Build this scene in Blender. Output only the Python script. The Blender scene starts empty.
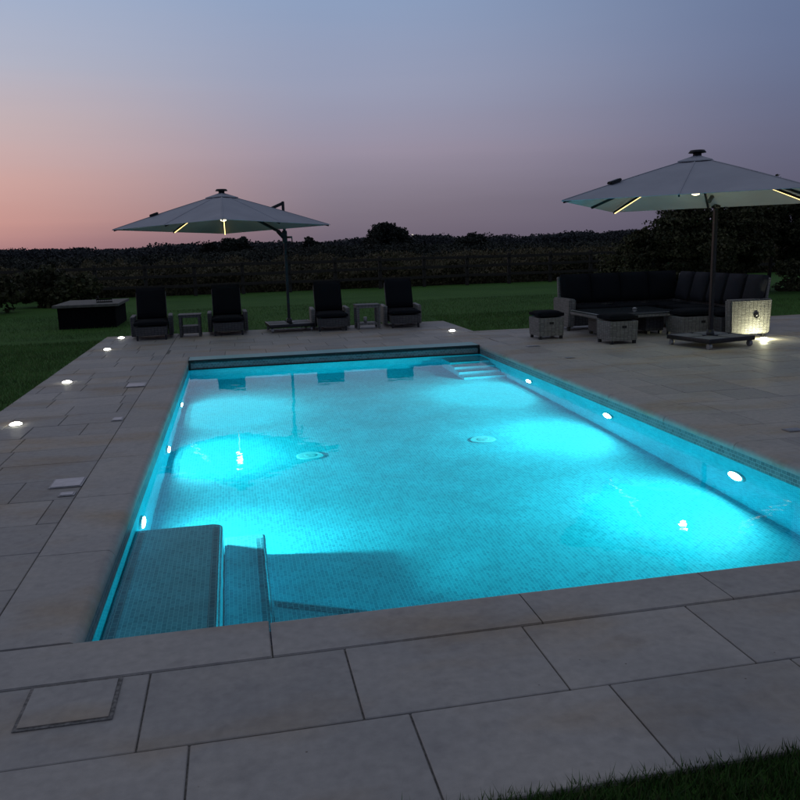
import bpy, bmesh, math, random
import numpy as np
from mathutils import Matrix, Vector
random.seed(7); rng = np.random.default_rng(7)
S = bpy.context.scene; C = S.collection
PI = math.pi; R = math.radians
POOL = (-0.70, 3.53, 3.13, 11.48); WATER = -0.13; FLOOR = -1.05

# ------------------------------------------------------------------ materials
def mat(name):
    m = bpy.data.materials.new(name); m.use_nodes = True
    nt = m.node_tree; nt.nodes.clear()
    out = nt.nodes.new('ShaderNodeOutputMaterial')
    return m, nt, out
def N(nt, t, **kw):
    n = nt.nodes.new(t)
    for k, v in kw.items():
        if k in n.inputs.keys() if isinstance(k, str) else False: n.inputs[k].default_value = v
        else: setattr(n, k, v)
    return n
def principled(nt, out, col=(.5,.5,.5), rough=.6, metal=0, spec=.5):
    p = nt.nodes.new('ShaderNodeBsdfPrincipled')
    p.inputs['Base Color'].default_value = (*col, 1); p.inputs['Roughness'].default_value = rough
    p.inputs['Metallic'].default_value = metal; p.inputs['Specular IOR Level'].default_value = spec
    nt.links.new(p.outputs[0], out.inputs['Surface']); return p
def noise(nt, scale, detail=4, coord='Object', stretch=None):
    tc = nt.nodes.new('ShaderNodeTexCoord'); n = nt.nodes.new('ShaderNodeTexNoise')
    n.inputs['Scale'].default_value = scale; n.inputs['Detail'].default_value = detail
    src = tc.outputs[coord]
    if stretch:
        mp = nt.nodes.new('ShaderNodeMapping'); mp.inputs['Scale'].default_value = stretch
        nt.links.new(src, mp.inputs[0]); src = mp.outputs[0]
    nt.links.new(src, n.inputs['Vector']); return n
def ramp(nt, src, stops):
    r = nt.nodes.new('ShaderNodeValToRGB'); e = r.color_ramp.elements
    e[0].position, e[0].color = stops[0][0], (*stops[0][1], 1)
    e[1].position, e[1].color = stops[-1][0], (*stops[-1][1], 1)
    for p, c in stops[1:-1]:
        x = e.new(p); x.color = (*c, 1)
    nt.links.new(src, r.inputs[0]); return r
def mixc(nt, fac, a, b, blend='MIX'):
    m = nt.nodes.new('ShaderNodeMix'); m.data_type = 'RGBA'; m.blend_type = blend
    for s, v in ((m.inputs[0], fac), (m.inputs[6], a), (m.inputs[7], b)):
        if isinstance(v, (int, float)): s.default_value = v
        elif isinstance(v, tuple): s.default_value = (*v, 1)
        else: nt.links.new(v, s)
    return m.outputs[2]
def bump(nt, src, p, strength, dist=.01):
    b = nt.nodes.new('ShaderNodeBump'); b.inputs['Strength'].default_value = strength; b.inputs['Distance'].default_value = dist
    nt.links.new(src, b.inputs['Height']); nt.links.new(b.outputs[0], p.inputs['Normal']); return b

def simple(name, col, rough=.5, metal=0, nscale=30, var=.25, bstr=0., spec=.5):
    m, nt, out = mat(name); p = principled(nt, out, col, rough, metal, spec)
    n = noise(nt, nscale); lo = tuple(c*(1-var) for c in col); hi = tuple(min(1, c*(1+var)) for c in col)
    r = ramp(nt, n.outputs[0], [(.3, lo), (.7, hi)]); nt.links.new(r.outputs[0], p.inputs['Base Color'])
    if bstr: bump(nt, n.outputs[0], p, bstr)
    return m

def stone(name, a, b, c):
    m, nt, out = mat(name); p = principled(nt, out, a, .62, 0, .35)
    g = nt.nodes.new('ShaderNodeNewGeometry')
    r = ramp(nt, g.outputs['Random Per Island'], [(0, a), (.45, b), (.8, c), (1, a)])
    n1 = noise(nt, 1.7, 6); n2 = noise(nt, 26, 6); n3 = noise(nt, 180, 3); n4 = noise(nt, .9, 4, stretch=(1, 2.2, 1))
    x = mixc(nt, 1., r.outputs[0], ramp(nt, n1.outputs[0], [(.28, (.80, .81, .83)), (.5, (1, 1, 1)), (.74, (1.14, 1.12, 1.08))]).outputs[0], 'MULTIPLY')
    x = mixc(nt, 1., x, ramp(nt, n2.outputs[0], [(.3, (.9, .9, .9)), (.7, (1.08, 1.08, 1.08))]).outputs[0], 'MULTIPLY')
    x = mixc(nt, 1., x, ramp(nt, n4.outputs[0], [(.50, (1, 1, 1)), (.70, (.93, .80, .64))]).outputs[0], 'MULTIPLY')
    n5 = noise(nt, 9, 8)
    x = mixc(nt, 1., x, ramp(nt, n5.outputs[0], [(.30, (.88, .88, .89)), (.46, (1, 1, 1))]).outputs[0], 'MULTIPLY')
    vz = nt.nodes.new('ShaderNodeTexVoronoi'); vz.inputs['Scale'].default_value = 7; vz.inputs['Randomness'].default_value = 1
    tco = nt.nodes.new('ShaderNodeTexCoord'); nt.links.new(tco.outputs['Object'], vz.inputs['Vector'])
    x = mixc(nt, 1., x, ramp(nt, vz.outputs['Distance'], [(.018, (.45, .42, .38)), (.034, (1, 1, 1))]).outputs[0], 'MULTIPLY')
    nt.links.new(x, p.inputs['Base Color'])
    nt.links.new(ramp(nt, n1.outputs[0], [(.3, (.5,)*3), (.7, (.72,)*3)]).outputs[0], p.inputs['Roughness'])
    mx = nt.nodes.new('ShaderNodeMath'); mx.operation = 'MULTIPLY_ADD'; mx.inputs[1].default_value = .25
    nt.links.new(n3.outputs[0], mx.inputs[0]); nt.links.new(n2.outputs[0], mx.inputs[2])
    bump(nt, mx.outputs[0], p, .5, .004)
    return m

def mosaic(name, c1, c2, grout, size=.028):
    m, nt, out = mat(name); p = principled(nt, out, c1, .5, 0, .2)
    tc = nt.nodes.new('ShaderNodeTexCoord'); b = nt.nodes.new('ShaderNodeTexBrick')
    b.offset = .5; b.squash = 1
    b.inputs['Color1'].default_value = (*c1, 1); b.inputs['Color2'].default_value = (*c2, 1)
    b.inputs['Mortar'].default_value = (*grout, 1); b.inputs['Scale'].default_value = 1
    b.inputs['Brick Width'].default_value = size*1.6; b.inputs['Row Height'].default_value = size
    b.inputs['Mortar Size'].default_value = size*.07; b.inputs['Mortar Smooth'].default_value = .2
    nt.links.new(tc.outputs['UV'], b.inputs['Vector'])
    n = noise(nt, 3.1, 3)
    x = mixc(nt, 1., b.outputs[0], ramp(nt, n.outputs[0], [(.3, (.9,)*3), (.7, (1.1,)*3)]).outputs[0], 'MULTIPLY')
    nt.links.new(x, p.inputs['Base Color']); return m

def wicker(name, base, dark):
    m, nt, out = mat(name); p = principled(nt, out, base, .55, 0, .4)
    tc = nt.nodes.new('ShaderNodeTexCoord'); b = nt.nodes.new('ShaderNodeTexBrick'); b.offset = 0
    b.inputs['Color1'].default_value = (*base, 1); b.inputs['Color2'].default_value = (*(c*.72 for c in base), 1)
    b.inputs['Mortar'].default_value = (*dark, 1); b.inputs['Scale'].default_value = 1
    b.inputs['Brick Width'].default_value = .062; b.inputs['Row Height'].default_value = .024
    b.inputs['Mortar Size'].default_value = .0034; b.inputs['Mortar Smooth'].default_value = .6
    nt.links.new(tc.outputs['UV'], b.inputs['Vector'])
    n = noise(nt, 90, 2, 'UV', (1, .25, 1))
    x = mixc(nt, 1., b.outputs[0], ramp(nt, n.outputs[0], [(.35, (.8,)*3), (.65, (1.15,)*3)]).outputs[0], 'MULTIPLY')
    nt.links.new(x, p.inputs['Base Color'])
    inv = nt.nodes.new('ShaderNodeMath'); inv.operation = 'SUBTRACT'; inv.inputs[0].default_value = 1
    nt.links.new(b.outputs['Fac'], inv.inputs[1]); bump(nt, inv.outputs[0], p, .9, .006)
    return m

def foliage(name, cols, rough=.7):
    m, nt, out = mat(name); p = principled(nt, out, cols[0], rough, 0, .25)
    g = nt.nodes.new('ShaderNodeNewGeometry'); k = len(cols)-1
    r = ramp(nt, g.outputs['Random Per Island'], [(i/k, c) for i, c in enumerate(cols)])
    n = noise(nt, .8, 3)
    x = mixc(nt, 1., r.outputs[0], ramp(nt, n.outputs[0], [(.35, (.6,)*3), (.65, (1.35,)*3)]).outputs[0], 'MULTIPLY')
    nt.links.new(x, p.inputs['Base Color']); return m

def emitter(name, col, strength):
    m, nt, out = mat(name); e = nt.nodes.new('ShaderNodeEmission')
    e.inputs[0].default_value = (*col, 1); e.inputs[1].default_value = strength
    nt.links.new(e.outputs[0], out.inputs['Surface']); m.cycles.emission_sampling = 'NONE'; return m

M = {}
M['slab'] = stone('paving stone', (.372, .352, .330), (.430, .402, .372), (.325, .311, .298))
M['coping'] = stone('coping stone', (.395, .374, .350), (.425, .400, .372), (.365, .347, .328))
M['joint'] = simple('joint mortar', (.20, .19, .178), .9, 0, 60, .45, .5)
M['tile'] = mosaic('pool mosaic', (.08, .47, .56), (.16, .65, .73), (.30, .84, .90), .023)
M['nosing'] = mosaic('step nosing mosaic', (.03, .19, .24), (.06, .30, .36), (.25, .55, .60))
M['band'] = mosaic('waterline mosaic', (.12, .16, .17), (.20, .25, .26), (.36, .41, .41))
M['darktrim'] = simple('black cover trim', (.006, .006, .007), .5)
M['lid'] = simple('teal cover lid', (.20, .46, .48), .45, .1, 14, .08)
M['steel'] = simple('stainless plate', (.34, .34, .37), .36, .8, 20, .15)
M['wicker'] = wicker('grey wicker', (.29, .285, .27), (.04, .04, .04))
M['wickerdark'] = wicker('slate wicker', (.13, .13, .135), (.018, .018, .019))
M['fabric'] = simple('navy cushion fabric', (.0085, .010, .013), .95, 0, 260, .35, .35, .1)
M['fabricgrey'] = simple('grey scatter fabric', (.026, .027, .034), .95, 0, 260, .3, .35, .1)
M['glass'] = simple('dark table glass', (.05, .06, .065), .12, 0, 3, .1, 0, .8)
M['metal'] = simple('anthracite metal', (.035, .036, .04), .4, .6, 30, .2)
M['castor'] = simple('castor grey', (.30, .30, .31), .45, .2)
M['slabweight'] = simple('concrete weights', (.16, .165, .17), .7, 0, 40, .2, .2)
def cloth_mat():
    m, nt, out = mat('pale canopy cloth'); p = principled(nt, out, (.44, .45, .50), .85, 0, .2)
    a = noise(nt, 2.4, 5); b = noise(nt, 200, 2)
    x = ramp(nt, a.outputs[0], [(.3, (.40, .41, .455)), (.7, (.46, .47, .515))]).outputs[0]
    nt.links.new(x, p.inputs['Base Color']); bump(nt, a.outputs[0], p, .55, .05); return m
M['canopy'] = cloth_mat()
M['led'] = emitter('warm led strip', (1, .72, .28), 2.6)
M['lamp'] = emitter('umbrella lamp lens', (1, .86, .52), 5)
M['decklamp'] = emitter('deck lamp lens', (1, .97, .86), 20)
M['poollamp'] = emitter('pool lamp lens', (.75, .97, 1), 60)
M['plate'] = simple('white light fitting', (.7, .72, .72), .3)
M['drain'] = simple('white drain cover', (.82, .85, .85), .3, 0, 60, .1)
M['boxdark'] = simple('dark stained boards', (.006, .006, .007), .9, 0, 20, .4, .2, .05)
M['boxlid'] = simple('weathered lid boards', (.12, .115, .10), .8, 0, 12, .3, .2)
M['fence'] = simple('weathered fence timber', (.032, .026, .02), .85, 0, 18, .4, .4)
M['bark'] = simple('bark', (.03, .025, .02), .9, 0, 12, .4, .5)
M['hedgeleaf'] = foliage('hedge leaves', [(.050, .054, .022), (.085, .080, .034), (.036, .044, .022), (.066, .060, .028)])
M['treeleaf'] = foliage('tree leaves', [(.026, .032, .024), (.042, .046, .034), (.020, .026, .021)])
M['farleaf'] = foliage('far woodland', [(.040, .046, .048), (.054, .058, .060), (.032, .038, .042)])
M['scrub'] = foliage('rough scrub', [(.075, .064, .030), (.12, .098, .050), (.055, .056, .026), (.098, .084, .040)])
M['blade'] = foliage('grass blades', [(.045, .125, .020), (.065, .17, .028), (.034, .09, .022), (.12, .14, .05), (.055, .15, .024)])
M['badge'] = simple('black badge', (.01, .01, .01), .3)

def lawn_mat():
    m, nt, out = mat('mown lawn'); p = principled(nt, out, (.03, .07, .02), .9, 0, .15)
    a = noise(nt, .45, 5); b = noise(nt, 40, 4)
    x = ramp(nt, a.outputs[0], [(.3, (.050, .135, .024)), (.7, (.080, .19, .036))]).outputs[0]
    x = mixc(nt, 1., x, ramp(nt, b.outputs[0], [(.3, (.55,)*3), (.7, (1.4,)*3)]).outputs[0], 'MULTIPLY')
    nt.links.new(x, p.inputs['Base Color']); bump(nt, b.outputs[0], p, 1, .03); return m
M['lawn'] = lawn_mat()
M['field'] = simple('rough field', (.04, .038, .02), .95, 0, .2, .4, 0, .1)

def water_mat():
    m, nt, out = mat('pool water')
    g = nt.nodes.new('ShaderNodeBsdfRefraction'); g.inputs['IOR'].default_value = 1.33; g.inputs['Roughness'].default_value = 0
    gl = nt.nodes.new('ShaderNodeBsdfGlossy'); gl.inputs['Roughness'].default_value = .0
    fr = nt.nodes.new('ShaderNodeFresnel'); fr.inputs['IOR'].default_value = 1.19
    n = noise(nt, 2.6, 2); n2 = noise(nt, 14, 2)
    mx = nt.nodes.new('ShaderNodeMath'); mx.operation = 'MULTIPLY_ADD'; mx.inputs[1].default_value = .10
    nt.links.new(n2.outputs[0], mx.inputs[0]); nt.links.new(n.outputs[0], mx.inputs[2])
    b = bump(nt, mx.outputs[0], gl, .24, .012)
    nt.links.new(b.outputs[0], g.inputs['Normal']); nt.links.new(b.outputs[0], fr.inputs['Normal'])
    ms = nt.nodes.new('ShaderNodeMixShader'); nt.links.new(fr.outputs[0], ms.inputs[0]); nt.links.new(g.outputs[0], ms.inputs[1]); nt.links.new(gl.outputs[0], ms.inputs[2])
    nt.links.new(ms.outputs[0], out.inputs['Surface'])
    v = nt.nodes.new('ShaderNodeVolumeAbsorption'); v.inputs['Color'].default_value = (0, .916, .961, 1); v.inputs['Density'].default_value = 1.10
    nt.links.new(v.outputs[0], out.inputs['Volume']); return m
M['water'] = water_mat()

# ------------------------------------------------------------------ mesh helpers
class MB:
    """collects shapes, becomes ONE mesh object"""
    def __init__(s): s.bm = bmesh.new(); s.uv = s.bm.loops.layers.uv.new('UVMap')
    def _merge(s, b, mtx=None, smooth=False):
        uv = b.loops.layers.uv.verify()
        b.normal_update()
        for f in b.faces:
            n = f.normal; ax = max(range(3), key=lambda i: abs(n[i])); f.smooth = smooth
            for l in f.loops:
                c = l.vert.co; l[uv].uv = (c.y, c.z) if ax == 0 else ((c.x, c.z) if ax == 1 else (c.y, c.x))
        if mtx is not None: b.transform(mtx)
        me = bpy.data.meshes.new('tmp'); b.to_mesh(me); b.free(); s.bm.from_mesh(me); bpy.data.meshes.remove(me)
        return s
    def box(s, x0, x1, y0, y1, z0, z1, bev=0., seg=2, mtx=None, smooth=False, puff=0):
        b = bmesh.new(); b.loops.layers.uv.new('UVMap'); bmesh.ops.create_cube(b, size=1)
        for v in b.verts:
            v.co = Vector(((x0+x1)/2+v.co.x*(x1-x0), (y0+y1)/2+v.co.y*(y1-y0), (z0+z1)/2+v.co.z*(z1-z0)))
        if puff:
            bmesh.ops.subdivide_edges(b, edges=b.edges[:], cuts=5, use_grid_fill=True)
            cx, cy, cz = (x0+x1)/2, (y0+y1)/2, (z0+z1)/2; hx, hy, hz = (x1-x0)/2, (y1-y0)/2, (z1-z0)/2
            hm = min(hx, hy, hz)
            for v in b.verts:
                u, w, t = (v.co.x-cx)/hx, (v.co.y-cy)/hy, (v.co.z-cz)/hz
                k = [1-.35*hm/hx*(abs(w)**4+abs(t)**4)/2 if abs(u) > .3 else 1,
                     1-.35*hm/hy*(abs(u)**4+abs(t)**4)/2 if abs(w) > .3 else 1, 1-.7*(abs(u)**4+abs(w)**4)/2]
                thin = (hx, hy, hz).index(hm)
                o = [u, w, t]; e = 1-.55*max(abs(o[i]) for i in range(3) if i != thin)**5
                vv = [cx+u*hx, cy+w*hy, cz+t*hz]; cc = [cx, cy, cz][thin]
                vv[thin] = cc+(vv[thin]-cc)*e*(1+puff*(1-max(abs(o[i]) for i in range(3) if i != thin)**2))
                v.co = Vector(vv)
            smooth = True
        elif bev: bmesh.ops.bevel(b, geom=b.edges[:], offset=bev, segments=seg, affect='EDGES', profile=.5)
        return s._merge(b, mtx, smooth)
    def taper(s, x0, x1, y0, y1, z0, z1, k0, k1, mtx=None, bev=.006):   # box scaled k0 at bottom and k1 at top
        b = bmesh.new(); b.loops.layers.uv.new('UVMap'); bmesh.ops.create_cube(b, size=1)
        for v in b.verts:
            k = k0 if v.co.z < 0 else k1
            v.co = Vector(((x0+x1)/2+v.co.x*(x1-x0)*k, (y0+y1)/2+v.co.y*(y1-y0)*k, (z0+z1)/2+v.co.z*(z1-z0)))
        if bev: bmesh.ops.bevel(b, geom=b.edges[:], offset=bev, segments=2, affect='EDGES')
        return s._merge(b, mtx)
    def cyl(s, p0, p1, r0, r1=None, n=16, smooth=True):
        p0, p1 = Vector(p0), Vector(p1); r1 = r0 if r1 is None else r1; d = p1-p0
        b = bmesh.new(); b.loops.layers.uv.new('UVMap')
        bmesh.ops.create_cone(b, cap_ends=True, segments=n, radius1=r0, radius2=r1, depth=d.length)
        m = Matrix.Translation((p0+p1)/2) @ d.to_track_quat('Z', 'Y').to_matrix().to_4x4()
        s._merge(b, m)
        for f in s.bm.faces:
            if len(f.verts) == 4 and n > 8 and smooth: f.smooth = True
        return s
    def bar(s, p0, p1, w, h, bev=.003):
        p0, p1 = Vector(p0), Vector(p1); d = p1-p0
        b = bmesh.new(); b.loops.layers.uv.new('UVMap'); bmesh.ops.create_cube(b, size=1)
        for v in b.verts: v.co = Vector((v.co.x*w, v.co.y*h, v.co.z*d.length))
        if bev: bmesh.ops.bevel(b, geom=b.edges[:], offset=bev, segments=2, affect='EDGES')
        q = d.to_track_quat('Z', 'Y') if abs(d.normalized().z) < .99 else Matrix.Identity(3).to_quaternion()
        return s._merge(b, Matrix.Translation((p0+p1)/2) @ q.to_matrix().to_4x4())
    def ball(s, c, r, sc=(1, 1, 1), u=16, v=10):
        b = bmesh.new(); b.loops.layers.uv.new('UVMap'); bmesh.ops.create_uvsphere(b, u_segments=u, v_segments=v, radius=r)
        return s._merge(b, Matrix.Translation(c) @ Matrix.Diagonal((*sc, 1)), True)
    def quads(s, fs):
        b = bmesh.new(); b.loops.layers.uv.new('UVMap')
        for f in fs: b.faces.new([b.verts.new(p) for p in f])
        return s._merge(b)
    def poly(s, f): return s.quads([f])
    def build(s, name, m, parent=None):
        me = bpy.data.meshes.new(name); s.bm.to_mesh(me); s.bm.free()
        o = bpy.data.objects.new(name, me); me.materials.append(m if not isinstance(m, str) else M[m])
        C.objects.link(o); o.parent = parent; return o

def tag(o, label=None, cat=None, group=None, kind=None):
    for k, v in (('label', label), ('category', cat), ('group', group), ('kind', kind)):
        if v: o[k] = v
    return o
def empty(name, loc=(0, 0, 0), rz=0., label=None, cat=None, group=None):
    o = bpy.data.objects.new(name, None); o.empty_display_size = .2; C.objects.link(o)
    o.location = loc; o.rotation_euler = (0, 0, rz); return tag(o, label, cat, group)
def copy_tree(o, parent=None):
    c = o.copy(); C.objects.link(c); c.parent = parent
    for ch in KIDS.get(o.name, []) or [x for x in o.children]: copy_tree(ch, c)
    return c
KIDS = {}
def struct(o): o['kind'] = 'structure'; return o
def cards(name, P, size, m, parent=None, up=0., aspect=1.6, tri=False):
    """leaf-sized faces at the points P (n,3)"""
    n = len(P); a = rng.normal(size=(n, 3)); a[:, 2] += up*2.; a /= np.linalg.norm(a, axis=1)[:, None]
    b = np.cross(a, rng.normal(size=(n, 3))); b /= np.linalg.norm(b, axis=1)[:, None]
    s = (size*(.55+.9*rng.random(n)))[:, None]
    V = np.empty((n, 4, 3)); V[:, 0] = P-a*s*aspect/2; V[:, 1] = P+b*s/2-a*s*.05; V[:, 2] = P+a*s*aspect/2; V[:, 3] = P-b*s/2-a*s*.05
    me = bpy.data.meshes.new(name); me.vertices.add(4*n); me.vertices.foreach_set('co', V.reshape(-1))
    me.loops.add(4*n); me.loops.foreach_set('vertex_index', np.arange(4*n, dtype=np.int32))
    me.polygons.add(n); me.polygons.foreach_set('loop_start', np.arange(0, 4*n, 4, dtype=np.int32))
    me.polygons.foreach_set('loop_total', np.full(n, 4, dtype=np.int32)); me.update(calc_edges=True)
    me.materials.append(M[m]); o = bpy.data.objects.new(name, me); C.objects.link(o); o.parent = parent; return o
def grass(name, P, h, w, m):
    n = len(P); th = rng.random(n)*2*PI; d = np.stack([np.cos(th), np.sin(th), 0*th], 1)
    lean = rng.normal(size=(n, 3))*.35; lean[:, 2] = 0; H = h*(.5+.8*rng.random(n))
    V = np.empty((n, 3, 3)); V[:, 0] = P-d*w/2; V[:, 1] = P+d*w/2; V[:, 2] = P+lean*H[:, None]; V[:, 2, 2] += H
    me = bpy.data.meshes.new(name); me.vertices.add(3*n); me.vertices.foreach_set('co', V.reshape(-1))
    me.loops.add(3*n); me.loops.foreach_set('vertex_index', np.arange(3*n, dtype=np.int32))
    me.polygons.add(n); me.polygons.foreach_set('loop_start', np.arange(0, 3*n, 3, dtype=np.int32))
    me.polygons.foreach_set('loop_total', np.full(n, 3, dtype=np.int32)); me.update(calc_edges=True)
    me.materials.append(M[m]); o = bpy.data.objects.new(name, me); C.objects.link(o); return o

# ------------------------------------------------------------------ setting: ground
x0, x1, y0, y1 = POOL
HX0, HX1, HY0, HY1 = x0-.25, x1+.25, y0-.2, y1+.25      # hole under the pool shell
def holed(X0, X1, Y0, Y1, z):
    xs = [X0, HX0, HX1, X1]; ys = [Y0, HY0, HY1, Y1]; q = []
    for i in range(3):
        for j in range(3):
            if (i, j) != (1, 1): q.append([(xs[i], ys[j], z), (xs[i+1], ys[j], z), (xs[i+1], ys[j+1], z), (xs[i], ys[j+1], z)])
    return q
struct(MB().quads(holed(-60, 60, -60, 29.5, -.020)).build('lawn', 'lawn'))
struct(MB().quads([[(-1500, 29.5, -.03), (1500, 29.5, -.03), (1500, 3000, -.03), (-1500, 3000, -.03)],
                   [(-1500, -1500, -.03), (-60, -1500, -.03), (-60, 29.5, -.03), (-1500, 29.5, -.03)],
                   [(60, -1500, -.03), (1500, -1500, -.03), (1500, 29.5, -.03), (60, 29.5, -.03)],
                   [(-60, -1500, -.03), (60, -1500, -.03), (60, -60, -.03), (-60, -60, -.03)]]).build('field', 'field'))
DX0, DXM, DX1, DY0, DY1, DY2 = -2.35, 4.02, 16., 1.87, 15.50, 13.40
bed = holed(DX0, DXM, DY0, DY1, -.009)+[[(DXM, DY0, -.009), (DX1, DY0, -.009), (DX1, DY2, -.009), (DXM, DY2, -.009)]]
struct(MB().quads(bed).build('paving_joints', 'joint'))
sl = MB(); GAP = .0032
def slab(a, b, c, d, z=0.):
    if b-a < .05 or d-c < .05: return
    t = random.uniform(-.0012, .0012)
    sl.box(a+GAP, b-GAP, c+GAP, d-GAP, -.032, z+t, .003, 1)
CX0, CX1, CY0, CY1 = -1.07, 3.90, 2.82, 11.88             # outer line of coping and lid strip
def rows(X0, X1, Y0, Y1, ph, w=.705, h=.47, yref=1.87):
    k = int(math.floor((Y0-yref)/h+.001)); i = k
    while yref+i*h < Y1-.001:
        a, b = max(Y0, yref+i*h), min(Y1, yref+(i+1)*h)
        x = X0-((ph+i*.27+.11*((i*7) % 3)) % 1)*w
        while x < X1:
            xx = x+w*random.choice((1, 1, 1, .66)) if i > 2 else x+w
            xx = X1 if X1-xx < .12 else xx; slab(max(X0, x), min(X1, xx), a, b); x = xx if X1-xx > .12 else X1
        i += 1
# the rows in front of the pool, joints read from the photograph
for a, b, off in ((1.87, 2.34, .47), (2.34, 2.82, .32)):
    xs = [off+k*.71 for k in range(-4, 18)]; xs = [DX0]+[x for x in xs if x > DX0+.1 and x < DX1]+[DX1]
    if off == .47: xs = [DX0]+[-.23+k*.70 for k in range(-2, 20) if -.23+k*.70 > DX0+.1]+[DX1]
    for p, q in zip(xs, xs[1:]): slab(p, q, a, b)
rows(DX0, CX0, 2.82, DY1, .4)
rows(CX1, DX1, 2.82, DY2, .3)
rows(CX0, CX1, CY1, DY2, .55, .60, .507, CY1)
rows(CX0, DXM, DY2, DY1, .15, .72, .525, DY2)
sl.build('paving', 'slab')['kind'] = 'structure'

# ------------------------------------------------------------------ swimming pool
pool = empty('swimming_pool', (0, 0, 0), 0, 'long rectangular mosaic pool with glowing turquoise water and pale stone coping', 'swimming pool')
b = MB()
b.quads([[(x0, y0, FLOOR), (x1, y0, FLOOR), (x1, y1, FLOOR), (x0, y1, FLOOR)],
         [(x0, y0, FLOOR), (x0, y0, WATER-.02), (x0, y1, WATER-.02), (x0, y1, FLOOR)][::-1],
         [(x1, y0, FLOOR), (x1, y0, WATER-.02), (x1, y1, WATER-.02), (x1, y1, FLOOR)],
         [(x0, y1, FLOOR), (x0, y1, WATER-.02), (x1, y1, WATER-.02), (x1, y1, FLOOR)][::-1],
         [(x0, y0, FLOOR), (x0, y0, WATER-.02), (x1, y0, WATER-.02), (x1, y0, FLOOR)]])
b.build('basin', 'tile', pool)
b = MB(); zt = -.050
b.quads([[(x0, y0, WATER-.02), (x0, y0, zt), (x0, y1, zt), (x0, y1, WATER-.02)],
         [(x1, y0, WATER-.02), (x1, y0, zt), (x1, y1, zt), (x1, y1, WATER-.02)],
         [(x0, y1, WATER-.02), (x0, y1, -.02), (x1, y1, -.02), (x1, y1, WATER-.02)],
         [(x0, y0, WATER-.02), (x0, y0, zt), (x1, y0, zt), (x1, y0, WATER-.02)]])
b.build('waterline_band', 'band', pool)
cp = MB()
def cop(a, b_, c, d):
    b = bmesh.new(); b.loops.layers.uv.new('UVMap'); bmesh.ops.create_cube(b, size=1)
    X0, X1, Y0, Y1 = a+.003, b_-.003, c+.003, d-.003
    if a == x1 and d > y0: X0 = a-.006
    if b_ == x0 and d > y0: X1 = b_+.006
    if d == y0 and a >= x0 and b_ <= x1: Y1 = d+.006
    for v in b.verts: v.co = Vector(((X0+X1)/2+v.co.x*(X1-X0), (Y0+Y1)/2+v.co.y*(Y1-Y0), -.0245+v.co.z*.055))
    inner = lambda p: (a == x1 and d > y0 and abs(p.x-X0) < 1e-4) or (b_ == x0 and d > y0 and abs(p.x-X1) < 1e-4) or (d == y0 and a >= x0 and b_ <= x1 and abs(p.y-Y1) < 1e-4)
    es = [e_ for e_ in b.edges if all(v.co.z > 0 for v in e_.verts) and all(inner(v.co) for v in e_.verts)]
    ot = [e_ for e_ in b.edges if e_ not in es and sum(v.co.z > 0 for v in e_.verts) == 2 and not any(inner(v.co) for v in e_.verts)]
    bmesh.ops.bevel(b, geom=ot, offset=.004, segments=2, affect='EDGES')
    es = [e_ for e_ in b.edges if all(v.co.z > 0 for v in e_.verts) and all(inner(v.co) for v in e_.verts)]
    if es: bmesh.ops.bevel(b, geom=es, offset=.044, segments=7, affect='EDGES', profile=.5)
    cp._merge(b)
xs = [CX0, .05, 1.12, 1.97, 2.8, CX1]
for p, q in zip(xs, xs[1:]): cop(p, q, CY0, y0)
ys = [y0+.007, 4.15, 5.15, 6.15, 7.2, 8.2, 9.25, 10.3, 11.2, CY1]
for p, q in zip(ys, ys[1:]): cop(CX0, x0, p, q); cop(x1, CX1, p, q)
cp.build('coping', 'coping', pool)
lid = MB().box(x0+.004, x1-.004, y1+.012, CY1-.004, -.03, .004, .004).build('cover_lid', 'lid', pool)
MB().box(x0+.004, x1-.004, y1-.014, y1+.010, -.034, .006, .003).box(x0+.032, x1-.032, y1-.014, y1-.004, WATER-.01, WATER+.018, .002).box(x0+.004, x0+.03, y1-.02, y1-.004, WATER-.03, -.035, .002).box(x1-.03, x1-.004, y1-.02, y1-.004, WATER-.03, -.035, .002)\
    .build('cover_frame', 'darktrim', pool)
# bench and steps near the left corner
bs = [('bench', x0, -.17, y0, 5.01, -.33), ('step', -.17, .09, y0, 5.11, -.69)]
for nm, a, b_, c, d, z in bs:
    m = MB(); q = bmesh.new(); q.loops.layers.uv.new('UVMap'); bmesh.ops.create_cube(q, size=1)
    for v in q.verts: v.co = Vector(((a+b_)/2+v.co.x*(b_-a-.004), (c+.002+d)/2+v.co.y*(d-c-.002), (FLOOR+.002+z)/2+v.co.z*(z-FLOOR-.002)))
    if nm == 'bench': bmesh.ops.bevel(q, geom=[e_ for e_ in q.edges if all(v.co.x > b_-.01 and v.co.y > d-.01 for v in e_.verts)], offset=.07, segments=8, affect='EDGES', profile=.5)
    bmesh.ops.bevel(q, geom=[e_ for e_ in q.edges if all(v.co.z > z-.01 for v in e_.verts)], offset=.015, segments=3, affect='EDGES'); m._merge(q)
    st = m.build(nm, 'tile', pool)
    MB().box(b_-.060, b_-.018, c+.01, d-.08, z-.004, z+.003).build('nosing', 'nosing', st)
    if nm == 'bench': bench = st
MB().box(x0+.02, x0+.06, y0+.01, 4.95, -.334, -.327).build('nosing', 'nosing', bench)
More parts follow.
